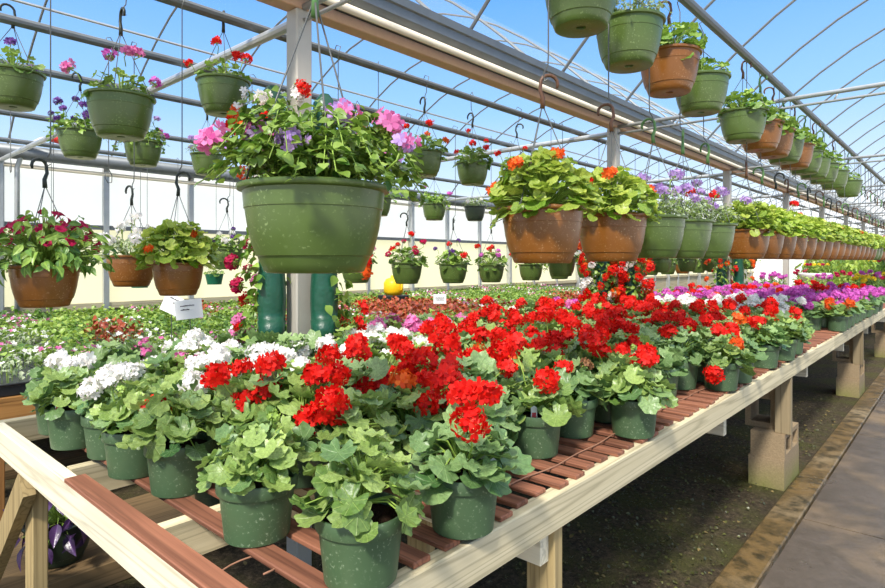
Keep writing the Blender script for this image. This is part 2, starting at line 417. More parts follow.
# ------------------------------------------------------------------ shared part meshes
def lathe_mesh(name, prof, mat, n=40):
    b = MB(); b.lathe(prof, mat, n); return autosmooth(b.mesh(name), 40)
def nursery_pot(R=.0825, h=.125):
    r = .80 * R
    prof = [(0, .004), (r * .9, .004), (r * .93, 0), (r, .003), (R * .915, h * .74), (R * .92, h * .775), (R * .99, h * .785), (R, h * .8), (R * 1.0, h * .97), (R * .985, h), (R * .95, h), (R * .94, h * .97), (R * .90, h * .7), (r * .8, h * .5)]
    return lathe_mesh('nursery_pot', prof, POTG)
POT = nursery_pot(); SOILP = lathe_mesh('soil', [(0, .006), (.03, .004), (.074, 0), (.076, -.004)], SOIL, 20)
def basket_mesh(name, mat, R=.13, h=.168):
    prof = [(0, .012), (R * .12, .012), (R * .13, .004), (R * .2, .004), (R * .62, 0), (R * .66, .003), (R * .70, h * .10), (R * .735, h * .17), (R * .74, h * .185), (R * .765, h * .195), (R * .82, h * .34), (R * .865, h * .5), (R * .895, h * .66), (R * .905, h * .72), (R * .915, h * .725), (R * .92, h * .75), (R * .92, h * .78), (R * .935, h * .92), (R * 1.0, h * .935), (R * 1.015, h * .96), (R * 1.01, h * .99), (R * .985, h), (R * .92, h), (R * .9, h * .9), (R * .7, h * .8)]
    return lathe_mesh(name, prof, mat, 48)
BM = {'green': basket_mesh('basket', BASG), 'brown': basket_mesh('basket', BASB), 'dark': basket_mesh('basket', BASD)}
BSOIL = lathe_mesh('soil', [(0, .15), (.06, .148), (.117, .142)], SOIL, 24)

GF = [dome_foliage('foliage', 100 + i, GER if i % 3 else GER2, 'round', 54 + (i % 3) * 8, .118 + .010 * (i % 3), .105 + .012 * (i % 4), (.024, .043), low=-.012, lobes=7, scal=.085, jit=.34, mat2=GER2) for i in range(9)]
GFL = [dome_foliage('foliage', 140 + i, GER if i % 2 else GER2, 'round', 54, .13, .115, (.024, .042), low=-.012, lod=0, mat2=GER2) for i in range(6)]
UM = {}
for nm, mt, k in (('red', RED, 6), ('white', WHI, 4), ('pink', PIN, 3), ('magenta', MAG, 4), ('orange', ORA, 3)):
    UM[nm] = [umbel('flower_head', 200 + i + 31 * len(nm), mt, .085 + .02 * i, .025 + .002 * (i % 3), 26, .0155) for i in range(k)]
DRY = petalmat('spent_petal', (92, 44, 30), (186, 140, 96))
SPENT = umbel('spent_flower_head', 88, DRY, .12, .017, 14, .011)
UBUD = umbel('flower_bud', 77, STEM, .13, .012, 10, .007)

# ------------------------------------------------------------------ setting
def struct(name, b, smooth=False):
    return tag(b.build(name, None, smooth), kind='structure')
GX0, GX1 = -7.5, -2.15                      # left wall, valley gutter line
RX = GX1 + (GX1 - GX0)                      # right wall line
Y0, Y1 = -4.5, 30.
b = MB(); b.box(-7.5, -.79, Y0, Y1, -.1, 0, GROUND); struct('floor', b)
b = MB()
for k in range(18): b.box(-.64, 1.1, Y0 + 2.0 * k + .004, Y0 + 2.0 * k + 1.996, -.1, .004, PATH)
struct('floor_path', b)
b = MB(); b.box(-.79, -.652, Y0, Y1, -.1, .012, CURB, .006); struct('trim_1', b)
b = MB(); b.box(1.1, RX, Y0, Y1, -.1, 0, GROUND); struct('floor_far_side', b)
b = MB(); b.box(GX0 - .01, GX0, Y0, Y1, 1.72, 2.46, FILMW); b.box(GX0 - .012, GX0 - .002, Y0, Y1, .8, 1.72, FILMC); b.box(GX0 - .03, GX0, Y0, Y1, 0, .8, WOODY); struct('wall_left', b)
n = 1
for z, h, m in ((1.69, .05, GALVD), (.78, .07, WOODY)):
    n += 1; b = MB(); b.box(GX0, GX0 + .04, Y0, Y1, z, z + h, m); struct('trim_%d' % n, b)
for k in range(34):
    n += 1; b = MB(); b.box(GX0, GX0 + .05, -3.5 + k - .03, -3.5 + k + .03, 0, 2.44, GALV); struct('trim_%d' % n, b)
b = MB()
for x0 in (GX0, GX1):
    for z0, z1, a, c in ((.0, 2.5, FILMW, 0),): b.box(x0, x0 + 5.35, Y1, Y1 + .01, z0, z1, a)
    N = 14; xs = [x0 + 5.35 * i / N for i in range(N + 1)]
    zt = [2.5 + 1.5 * (1 - ((x - x0 - 2.675) / 2.675) ** 2) for x in xs]
    b.put([(x, Y1, 2.5) for x in xs] + [(x, Y1, z) for x, z in zip(xs, zt)], [(i, i + 1, N + 2 + i, N + 1 + i) for i in range(N)], FILMW)
struct('wall_back', b)
def arch(x0, x1, y, z0, rise, N=22, off=0.):
    c, hw = (x0 + x1) / 2, (x1 - x0) / 2
    return [(c - hw * math.cos(PI * i / N), y, z0 + off + rise * (1 - math.cos(PI * i / N) ** 2)) for i in range(N + 1)]
b = MB()
for x0 in (GX0, GX1):
    A = arch(x0, x0 + 5.35, Y0, 2.56, 1.45, off=.03); A2 = [(x, Y1, z) for x, _, z in A]; N = len(A)
    b.put(A + A2, [(i, i + 1, N + i + 1, N + i) for i in range(N - 1)], FILMR)
struct('ceiling', b, True)

# frame of the house -------------------------------------------------
def tubething(name, label, cat, pts, r, mat, n=10, group=None):
    b = MB(); b.tube(pts, r, mat, n); o = b.build(name, None, True); autosmooth(o.data); return tag(o, label, cat, group)
PYS = [1.48 + 3.0 * k for k in range(-1, 10)]
for k, y in enumerate(PYS):
    if k == 0: continue
    b = MB(); b.box(-.04, .04, -.04, .04, 0, 2.40, POSTM, .006)
    o = b.build('steel_post', None, False, (GX1, y, 0)); tag(o, 'square galvanised steel post, %s from the camera under the valley gutter' % ordn(k), 'post', 'valley gutter posts')
    b = MB(); b.box(-.03, .03, -.03, .03, 0, 2.4, GALV, .005)
    o = b.build('side_post', None, False, (GX0 + .09, y, 0)); tag(o, 'grey steel side post against the white wall, %s from the camera' % ordn(k), 'post', 'side wall posts')
def gutter(x, label):
    t = thing('valley_gutter', label, 'gutter', (x, 0, 2.40))
    b = MB(); b.box(-.04, .04, Y0, Y1, 0, .05, BEIGE, .004); b.build('support_beam', t)
    b = MB()
    hp = [(.05, .052), (.095, .075), (.118, .10), (.118, .145), (.130, .150), (.132, .19), (.118, .192)]
    prof = [(-a, c) for a, c in hp[::-1]] + hp + [(.10, .12), (.07, .085), (-.07, .085), (-.10, .12)]
    N = len(prof); b.put([(px, Y0, pz) for px, pz in prof] + [(px, Y1, pz) for px, pz in prof], [(i, (i + 1) % N, N + (i + 1) % N, N + i) for i in range(N)], GALVD)
    b.build('trough', t)
    b = MB(); b.tube([(.112, Y0, .040), (.112, Y1, .040)], .019, PVC, 12); b.build('water_pipe', t, True)
gutter(GX1, 'large steel valley gutter with cream water pipe running over the bench')
b = MB(); b.tube([(GX0 + .14, Y0, 2.46), (GX0 + .14, Y1, 2.46)], .075, GALVD, 12); o = b.build('eave_gutter', None, True); tag(o, 'rounded grey eave gutter along the top of the white wall', 'gutter')
b = MB(); b.tube([(GX0 + .06, Y0, 2.33), (GX0 + .06, Y1, 2.33)], .022, PVC, 8); o = b.build('eave_pipe', None, True); tag(o, 'thin pale pipe just below the grey eave gutter', 'pipe')
for k, y in enumerate(PYS):
    tubething('tie_pipe', 'grey cross tie pipe of the left bay, %s from the camera' % ordn(k + 1), 'pipe', [(GX0 + .05, y, 2.36), (GX1 - .04, y, 2.36)], .022, GALV, 10, 'left bay ties')
    t = thing('cross_truss', 'pair of pale cross pipes over the path, %s from the camera' % ordn(k + 1), 'truss', (GX1, y, 2.38), 0, 'right bay trusses')
    b = MB(); b.tube([(.04, 0, .03), (5.3, 0, .03)], .015, GALV, 10); b.build('upper_pipe', t, True)
    b = MB(); b.tube([(.04, 0, -.025), (5.3, 0, -.025)], .009, GALV, 8)
    for q in range(1, 10): b.tube([(.5 * q, 0, -.025), (.5 * q + .03, 0, .03)], .006, GALV, 5)
    b.build('lower_rod', t, True)
PIPES = {'A': (-.93, 2.475, 'over the front edge of the bench'), 'B': (-2.5, 2.425, 'just left of the steel posts'), 'C': (-3.25, 2.425, 'over the aisle left of the bench'), 'D': (-4.0, 2.425, 'over the tray bench'), 'E': (-5.3, 2.425, 'deep in the left bay'), 'F': (-6.5, 2.425, 'nearest the white wall')}
for k, (x, z, w) in PIPES.items():
    tubething('basket_pipe', 'long grey pipe carrying hanging baskets %s' % w, 'pipe', [(x, Y0, z), (x, Y1, z)], .022, GALVD, 10)
for k in range(32):
    y = -1.43 + k
    if y < Y1:
        tubething('roof_bow', 'thin curved roof bow of the left bay, %s from the camera' % ordn(k + 1), 'roof bow', arch(GX0, GX1, y, 2.56, 1.45), .011, GALVD, 6, 'left bay bows')
        tubething('roof_bow', 'thin curved roof bow over the path, %s from the camera' % ordn(k + 1), 'roof bow', arch(GX1, RX, y, 2.56, 1.45), .011, GALVD, 6, 'right bay bows')
for x, z, w in ((-4.825, 3.97, 'at the ridge of the left bay'), (-6.2, 3.6, 'on the wall side of the left bay roof'), (.52, 3.97, 'at the ridge over the path')):
    tubething('purlin', 'straight thin roof purlin %s' % w, 'pipe', [(x, Y0, z), (x, Y1, z)], .014, GALV, 6)

# ------------------------------------------------------------------ main bench
ZB = .757; BX0, BX1, BY0, BY1 = -2.66, -.77, .50, 12.2
bt = thing('plant_bench', 'long wooden plant bench with red slats and pale fascia beside the path', 'bench', (0, 0, 0))
ys = [BY0, 2.93, 5.35, 7.8, 10.2, BY1]
for i in range(5):
    for x0, x1 in ((BX1 - .04, BX1), (BX0, BX0 + .04)):
        b = MB(); b.box(x0, x1, ys[i] + .001, ys[i + 1] - .001, ZB - .102, ZB - .012, WOODY, .003); b.build('fascia_board', bt)
b = MB(); b.box(BX0 + .04, BX1 - .04, BY0, BY0 + .038, ZB - .105, ZB - .012, WOODX, .003); b.build('end_board', bt)
b = MB(); b.box(BX0 + .04, BX1 - .04, BY1 - .04, BY1, ZB - .105, ZB - .012, WOODX, .003); b.build('end_board', bt)
for x in (-1.33, -1.9):
    b = MB(); b.box(x - .019, x + .019, BY0 + .04, BY1 - .04, ZB - .1, ZB - .012, WOODY); b.build('joist', bt)
for y in (1.28, 2.75, 4.5, 6.0, 7.6, 9.2, 10.8):
    b = MB(); b.box(BX0 + .02, BX1 - .03, y - .019, y + .019, ZB - .19, ZB - .103, WOODX); b.build('cross_beam', bt)
def leg(x, y, z0, z1, w=.085, d=.04, m=WOODZ):
    b = MB(); b.box(x - w / 2, x + w / 2, y - d / 2, y + d / 2, z0, z1, m, .003); b.build('leg', bt)
for y in (1.32,):
    leg(BX1 - .055, y, 0, ZB - .103); leg(-1.6, y, 0, ZB - .103)
for y in (.56,): leg(-2.30, y, 0, ZB - .106, .085, .045); leg(BX1 - .5, 1.32, 0, ZB - .103)
for y in (3.3, 4.6, 7.6, 10.8): leg(-2.4, y, 0, ZB - .103)
b = MB(); b.bar((-2.22, .515, ZB - .13), (-2.75, .515, .12), .035, .085, WOODZ); b.build('brace', bt)
rs = random.Random(5)
slat_y = [(.52, -1.78, -.782), (.64, -2.42, -.79), (.735, -2.62, -.80)]
y = .82
while y < BY1 - .06: slat_y.append((y, -2.64 + rs.uniform(-.01, .01), -.787 + rs.uniform(-.012, .008))); y += .0865 + rs.uniform(-.006, .006)
rest = MB()
for i, (y, x0, x1) in enumerate(slat_y):
    tgt = MB() if i < 100 else rest
    w = .024 if i != 0 else .026; dz = rs.uniform(0, .001); sk = rs.uniform(-.006, .006)
    tgt.box(x0, x1, y - w, y + w, ZB - .012 + dz * .0, ZB, SLAT, .0022)
    if i < 100: tgt.build('slat', bt)
rest.mats and tag(rest.build('slat', bt), kind='stuff')
# rusty wire along the slats
b = MB(); pts = []
for k in range(60): t = k / 59; pts.append((-.875 + .012 * math.sin(9 * t) + .004 * math.sin(60 * t), 1.08 + 2.6 * t, ZB + .002 + .002 * (1 + math.sin(31 * t))))
b.tube(pts, .0022, TWINE, 5); tag(b.build('tie_wire', None, True), 'thin rusty wire lying along the slats near the bench edge', 'wire')
b = MB(); pts = [(-1.02 + .05 * math.cos(a), .59 + .07 * math.sin(a), ZB - .012 - .02 * a / 5 + .008) for a in [i * .3 for i in range(15)]]
b.tube(pts, .002, TWINE, 5); tag(b.build('twine', None, True), 'curled end of pale twine beside the nearest slats', 'twine')
# concrete blocks that carry the bench
WEATH = woodmat('weathered_z', (112, 98, 74), (156, 140, 110), 2, .85)
WEED = leafmat('weed_leaf', (54, 58, 30), (104, 106, 56), .15)
def block_mesh(h, name='concrete_block'):
    b = MB(); L, W, t = .39, .19, .034; xs = [-L / 2, -L / 2 + t, -t / 2, t / 2, L / 2 - t, L / 2]; ysb = [-W / 2, -W / 2 + t, W / 2 - t, W / 2]
    cells = [(i, j) for i in range(5) for j in range(3) if not (j == 1 and i in (1, 3))]; S = set(cells)
    for i, j in cells:
        x0, x1, y0, y1 = xs[i], xs[i + 1], ysb[j], ysb[j + 1]
        V = [(x0, y0, 0), (x1, y0, 0), (x1, y1, 0), (x0, y1, 0), (x0, y0, h), (x1, y0, h), (x1, y1, h), (x0, y1, h)]
        F = [(3, 2, 1, 0), (4, 5, 6, 7)]
        for f, nb in (((0, 1, 5, 4), (i, j - 1)), ((1, 2, 6, 5), (i + 1, j)), ((2, 3, 7, 6), (i, j + 1)), ((3, 0, 4, 7), (i - 1, j))):
            if nb not in S: F.append(f)
        b.put(V, F, BLOCK)
    return b.mesh(name, False)
BK, BKH = block_mesh(.19), block_mesh(.09)
for k, y in enumerate((4.05, 7.15, 10.3)):
    where = ('nearest', 'second', 'third')[k]
    o = obj('concrete_block', BK, None, (-.895, y, 0), (0, 0, PI / 2), (1, 1, .92)); tag(o, 'mossy bottom concrete block of the %s pier under the bench edge' % where, 'block', 'pier blocks')
    o = obj('concrete_block', BK, None, (-.895 - .095 + .01, y, .175 + .0725), (PI / 2, 0, PI / 2), (.95, .76, .95)); tag(o, 'middle concrete block with holes facing the path in the %s pier' % where, 'block', 'pier blocks')
    o = obj('concrete_block', BK, None, (-.95, y - .09, .32 + .192), (0, PI / 2, PI / 2), (.98, .9, 1)); tag(o, 'upright concrete block with two holes topping the %s pier' % where, 'block', 'pier blocks')
    leg(BX1 - .045, y - .14, .32, ZB - .103, m=WEATH)

# ------------------------------------------------------------------ potted geraniums
pos = []
r1 = [.70, .98, 1.86, 2.80, 3.02, 3.53, 3.9, 4.18] + [5.78 + .27 * k for k in range(11)]
r2 = [1.20, 1.50, 1.73, 2.0, 2.24, 2.48, 2.72, 2.96, 3.2, 3.44, 3.68, 3.92, 4.16] + [5.72 + .27 * k for k in range(11)]
rows = [(-.825, r1), (-.975, r2)]
for x, t0 in ((-1.115, .664), (-1.30, .89), (-1.48, .666), (-1.69, .640), (-1.90, .655), (-2.08, .61), (-2.29, .63)):
    ts = [t0]
    while ts[-1] < 8.5: ts.append(ts[-1] + (.215 if ts[-1] < 3 else .262))
    rows.append((x, ts))
def zone(x, t, r):
    q = r.random()
    if t > 5.5: return 'magenta' if q < .8 else ('orange' if q < .92 else 'red')
    if t > 4.55: return 'white' if q < .8 else ('magenta' if q < .9 else 'red')
    if x < -1.62 and t < 1.75: return 'white' if q < .9 or t < .7 else 'pink'
    if x < -1.95 and t < 4.2: return 'pink' if q < .6 else ('red' if q < .9 else 'white')
    if t < 1.0 and x < -1.0: return 'red'
    return 'red' if q < .985 else 'orange'
TAGM = MB(); TAGM.put([(-.009, 0, -.02), (.009, 0, -.02), (.009, .002, .02), (0, .003, .026), (-.009, .002, .02)], [(0, 1, 2, 3, 4)], PAPER)
TAGM.put([(-.006, -.0008, -.016), (.006, -.0008, -.016), (.006, .0008, .006), (-.006, .0008, .006)], [(0, 1, 2, 3)], REDP); TAGM = TAGM.mesh('plant_tag', False)
rg = random.Random(21)
HERO = {(0, 0): 'geranium without open blooms in the nearest pot, at the bench corner', (2, 0): 'broad-leaved geranium left of the nearest pot, soil showing at its rim', (0, 1): 'red geranium with white plant tag, second from the near end on the bench edge'}
for ri, (x, ts) in enumerate(rows):
    cnt = 0
    for ti, t in enumerate(ts):
        if abs(x - GX1) < .19 and min(abs(t - p) for p in PYS) < .17: continue
        cnt += 1; near = t < 4.2
        px = x + (rg.uniform(-.012, .012) if t > .8 else 0); py = t + (rg.uniform(-.02, .02) if t > .8 else 0)
        col = zone(x, t, rg)
        if (ri, ti) in HERO: lab = HERO[(ri, ti)]
        elif ri == 0: lab = '%s geranium in green pot, %s from the near end along the bench edge' % (col, ordn(cnt))
        else: lab = '%s geranium in green pot, %s from the near end, %s row from the front edge' % (col, ordn(cnt), ordn(ri + 1))
        g = thing('potted_geranium', lab, 'potted plant', (px, py, ZB), rg.uniform(0, 6.28), 'geraniums on the bench')
        obj('pot', POT, g); obj('soil', SOILP, g, (0, 0, .104))
        sc = rg.uniform(.92, 1.12) * (.82 if t < .72 else (1.06 if ri > 1 else .9))
        obj('foliage', rg.choice(GF if near else GFL), g, (0, 0, .138 if t < .72 else .126), (rg.uniform(-.08, .08), rg.uniform(-.08, .08), rg.uniform(0, 6.28)), sc)
        if (ri, ti) in ((0, 0), (2, 0)): nb = 0
        elif t < .72: nb = 1 if x > -1.6 else 2
        elif ri < 2 and t < 5: nb = rg.choice((1, 1, 2)) if ri == 0 else rg.choice((1, 2, 3))
        elif t > 4.5: nb = rg.choice((4, 5, 6))
        else: nb = rg.choice((2, 3, 3, 4))
        if x < -1.62 and t < 1.75: nb = rg.choice((2, 2, 3)) if t < .8 else rg.choice((3, 4, 5))
        if (ri, ti) == (0, 1): nb = 4
        elif 2 <= ri <= 4 and .72 < t < 1.5: nb = 4
        for k in range(nb):
            a = rg.uniform(0, 6.28); tl = rg.uniform(.1, .75)
            c2 = col if rg.random() < .96 or col == 'white' else {'red': 'orange', 'magenta': 'pink', 'pink': 'magenta', 'orange': 'red'}[col]
            obj('flower_head', rg.choice(UM[c2]), g, (.02 * math.cos(a), .02 * math.sin(a), .125), Euler((0, tl, a), 'XYZ'), rg.uniform(.9, 1.15))
        if (ri, ti) == (0, 3): obj('flower_head', UM['red'][2], g, (.0, .0, .13), (0, 1.9, -1.5 - g.rotation_euler.z), 1.1)
        if near and rg.random() < .22: obj('spent_flower_head', SPENT, g, (0, 0, .125), (0, rg.uniform(.2, .7), rg.uniform(0, 6.28)), rg.uniform(.8, 1.1))
        if near and rg.random() < .5:
            a = rg.uniform(0, 6.28); obj('flower_bud', UBUD, g, (0, 0, .12), (0, rg.uniform(.2, .5), a), rg.uniform(.8, 1.1))
        if (ri, ti) in ((0, 1), (2, 0), (7, 0), (0, 3), (0, 5), (1, 1)):
            tg = obj('plant_tag', TAGM, g); wr = math.radians(20) if ri == 0 else math.radians(-60); wr -= g.rotation_euler.z
            tg.location = (.068 * math.cos(wr), .068 * math.sin(wr), .13); tg.rotation_euler = (-.2, 0, -g.rotation_euler.z + .6); tag(tg, 'white plant tag with a small red picture')

# ------------------------------------------------------------------ hanging baskets
def hook_mesh(name, mat, s=1.):
    b = MB(); pts = [(0, 0, 0), (.002, 0, .03), (-.008, 0, .055)]
    for k in range(9): a = PI * (1.05 - k * 1.2 / 8); pts.append((.022 + .028 * math.cos(a), 0, .075 + .026 * math.sin(a)))
    b.tube([tuple(c * s for c in p) for p in pts], [.008 * s, .007 * s, .006 * s] + [.0055 * s] * 8 + [.0035 * s], mat, 8)
    return b.mesh(name)
HK = {'dark': hook_mesh('hook', HOOKK), 'green': hook_mesh('hook', HOOKG), 'brown': hook_mesh('hook', HOOKB)}
WM = {}
def wires_mesh(hh, R=.127, r=.0018):
    key = round(hh, 2)
    if key not in WM:
        ms = []
        for k in range(3):
            a = 2 * PI * k / 3 + .5; b = MB(); b.tube([(R * math.cos(a), R * math.sin(a), .165), (R * math.cos(a) * .97, R * math.sin(a) * .97, .18), (.004 * math.cos(a), .004 * math.sin(a), .172 + key)], r, WIRE, 5); ms.append(b.mesh('hanger_wire'))
        WM[key] = ms
    return WM[key]
def rod(z0, z1, parent, x=.02):
    b = MB(); pts = [(x, 0, z0 - .01), (x - .014, 0, z0 - .016), (x - .016, 0, z0 + .01), (x - .002, 0, z0 + .03), (x, 0, z0 + .06), (x, 0, z1 - .02), (x + .02, 0, z1 + .03), (x - .015, 0, z1 + .045), (x - .03, 0, z1 + .02), (x - .03, 0, z1 - .005)]
    b.tube(pts, .0024, WIRE, 5); return b.build('hanging_rod', parent, True)

TR = {}
TR['verbena'] = [trail_foliage('foliage', 300 + i, SMALL, 84, 30, .195, .15, .05, (.0075, .0145), .44) for i in range(2)]
TR['loose'] = [trail_foliage('foliage', 320 + i, SMALL, 28, 10, .19, .14, .12, (.014, .026), .46) for i in range(3)]
TR['fine'] = [trail_foliage('foliage', 330 + i, GREY, 40, 13, .17, .13, .03, (.009, .015), .3) for i in range(2)]
DF = {}
DF['petunia'] = [dome_foliage('foliage', 312, SMALL, 'ovate', 380, .25, .22, (.036, .06), low=.03, upb=.5, outb=.7, jit=.4, wid=.26, inner=.55, mat2=DARKL, droop=.03)]
DF['ivy'] = [dome_foliage('foliage', 340 + i, IVY, 'round', 210, .162, .18, (.019, .032), low=.022, lobes=6, scal=.04, inner=.22, mat2=LIME, droop=.035) for i in range(3)]
DF['ger'] = [dome_foliage('foliage', 350 + i, SMALL, 'round', 84, .155, .14, (.018, .032), low=.015, lobes=6, scal=.06, mat2=GER, droop=.06) for i in range(3)]
DF['sparse'] = [dome_foliage('foliage', 360 + i, SMALL, 'round', 42, .13, .12, (.018, .03), low=0, lobes=6, mat2=GER) for i in range(2)]
SH = {}     # short flower clusters: mesh origin in the cluster
for nm, mt, m2 in (('pink', PIN, None), ('twotone', LIL, PIN), ('purple', PUR, None), ('lilac', LIL, None), ('red', RED, None), ('orange', ORA, None), ('white', WHI, None), ('crimson', CRI, None), ('yellow', YEL, None), ('magenta', MAG, None)):
    SH[nm] = [umbel('flower_head', 400 + i + 17 * len(nm), mt, .03 + .035 * i, .02, 15, .0125, True, m2, .55) for i in range(2)]
TRU = {nm: trumpet('flower', 500 + len(nm), mt) for nm, mt in (('crimson', CRI), ('purple', PUR), ('magenta', MAG), ('white', WHI))}

def basket(x, y, zr, label, pot='green', fol='ivy', flw=None, nfl=0, R=.13, hook='dark', join=.3, pipe=None, seed=0, fs=1., trum=False, up=.10, group=None, hs=1.):
    rg = random.Random(seed * 13 + 5); s = R / .13; h = .168 * s * hs
    g = thing('hanging_basket', label, 'hanging basket', (x, y, zr - h), rg.uniform(0, 6.28), group)
    obj('pot', BM[pot], g, None, None, (s, s, s * hs)); obj('soil', BSOIL, g, None, None, (s, s, s * hs))
    lib = TR.get(fol) or DF.get(fol); me = rg.choice(lib); tips = None
    if isinstance(me, tuple): me, tips = me
    obj('foliage', me, g, (0, 0, .15 * s * hs), (0, 0, rg.uniform(0, 6.28)), s * fs)
    for w in wires_mesh(join / s): obj('hanger_wire', w, g, None, None, (s, s, s))
    hk = obj('hook', HK[hook], g, (0, 0, h + join), (0, 0, rg.uniform(0, 6.28)))
    tag(hk, {'dark': 'dark plastic hook', 'green': 'green plastic hook', 'brown': 'brown plastic hook'}[hook])
    top = zr + join + .1
    if pipe is not None and pipe - top > .04: rod(h + join + .095, pipe - (zr - h), g)
    for k in range(nfl):
        c = flw[k % len(flw)] if isinstance(flw, (list, tuple)) else flw
        a = k * 2.39996 + rg.uniform(-.3, .3); q = math.sqrt((k + .5) / nfl)
        rr = q * .155 * s * fs * rg.uniform(.8, 1.1); zz = h + up * s * (1 - .75 * q * q) * rg.uniform(.7, 1.2)
        if trum: obj('flower', TRU[c], g, (rr * math.cos(a) * 1.15, rr * math.sin(a) * 1.15, zz + .03), (0, .4 + 1.0 * q * rg.uniform(.5, 1), a), rg.uniform(.5, .8))
        else: obj('flower_head', rg.choice(SH[c]), g, (rr * math.cos(a), rr * math.sin(a), zz - .01), (0, .75 * q, a), rg.uniform(.8, 1.2) * s)
    return g

XA, ZA = PIPES['A'][0], PIPES['A'][1]; XR = -.96
# lower row over the bench edge
basket(-.95, .69, 1.475, 'large green basket of pink verbena hanging in front of the nearest steel post', 'green', 'verbena', ['twotone', 'pink', 'twotone', 'lilac'], 12, .144, 'green', .33, ZA, 1, 1.05, up=.075, hs=.9)
basket(XR, 1.525, 1.49, 'brown basket of yellow-green round leaves, nearest brown one of the front row', 'brown', 'ivy', ['orange', 'red'], 5, .129, 'brown', .30, ZA, 2, 1.0, up=.16)
basket(XR, 1.985, 1.495, 'brown basket of yellow-green leaves with orange blooms, second brown of the front row', 'brown', 'ivy', ['orange'], 3, .129, 'brown', .30, ZA, 3, 1.0, up=.16)
seq = [(2.36, 'green', 'fine', 'lilac', 7), (2.69, 'green', 'fine', 'lilac', 7), (3.03, 'green', 'fine', ['lilac', 'red'], 7)]
yy = 3.70
while yy < 15: seq.append((yy, 'brown' if yy < 9.2 else ('green' if int(yy * 10) % 3 else 'brown'), 'ivy', ['red', 'orange'], 2 if int(yy * 7) % 3 == 0 else 0)); yy += .345
for k, (y, pt, fo, fl, nf) in enumerate(seq):
    lab = '%s basket of %s, %s along the lower front row' % (pt, 'pale small leaves and lilac flowers' if fo == 'fine' else 'bright green leaves', ordn(k + 4))
    basket(XR, y, 1.51, lab, pt, fo, fl, nf, .13, ('brown', 'green', 'dark')[k % 3] if k > 2 else 'green', .3, ZA, 10 + k, 1.0, up=.15, group='lower front row baskets')
# upper row on the same pipe
up_ = [(1.76, 'green', 'sparse'), (2.13, 'green', 'fine'), (2.53, 'brown', 'ger'), (2.93, 'green', 'sparse'), (3.63, 'green', 'ger'), (4.0, 'brown', 'ger'), (4.31, 'brown', 'ger'), (4.62, 'green', 'ger'), (4.95, 'brown', 'ger'), (5.3, 'green', 'ger'), (5.65, 'green', 'sparse'), (6.05, 'green', 'ger'), (6.6, 'green', 'sparse'), (7.5, 'green', 'sparse')]
for k, (y, pt, fo) in enumerate(up_):
    basket(XR, y, (2.265, 2.23, 2.215, 2.205)[k] if k < 4 else 2.175, '%s basket with %s, %s along the upper front row' % (pt, 'sparse low foliage' if fo != 'ger' else 'bushy green foliage', ordn(k + 1)), pt, fo, None, 0, .13, 'green' if k % 2 else 'brown', .13 if k < 4 else .19, None, 60 + k, .95 if fo == 'fine' else 1., group='upper front row baskets')
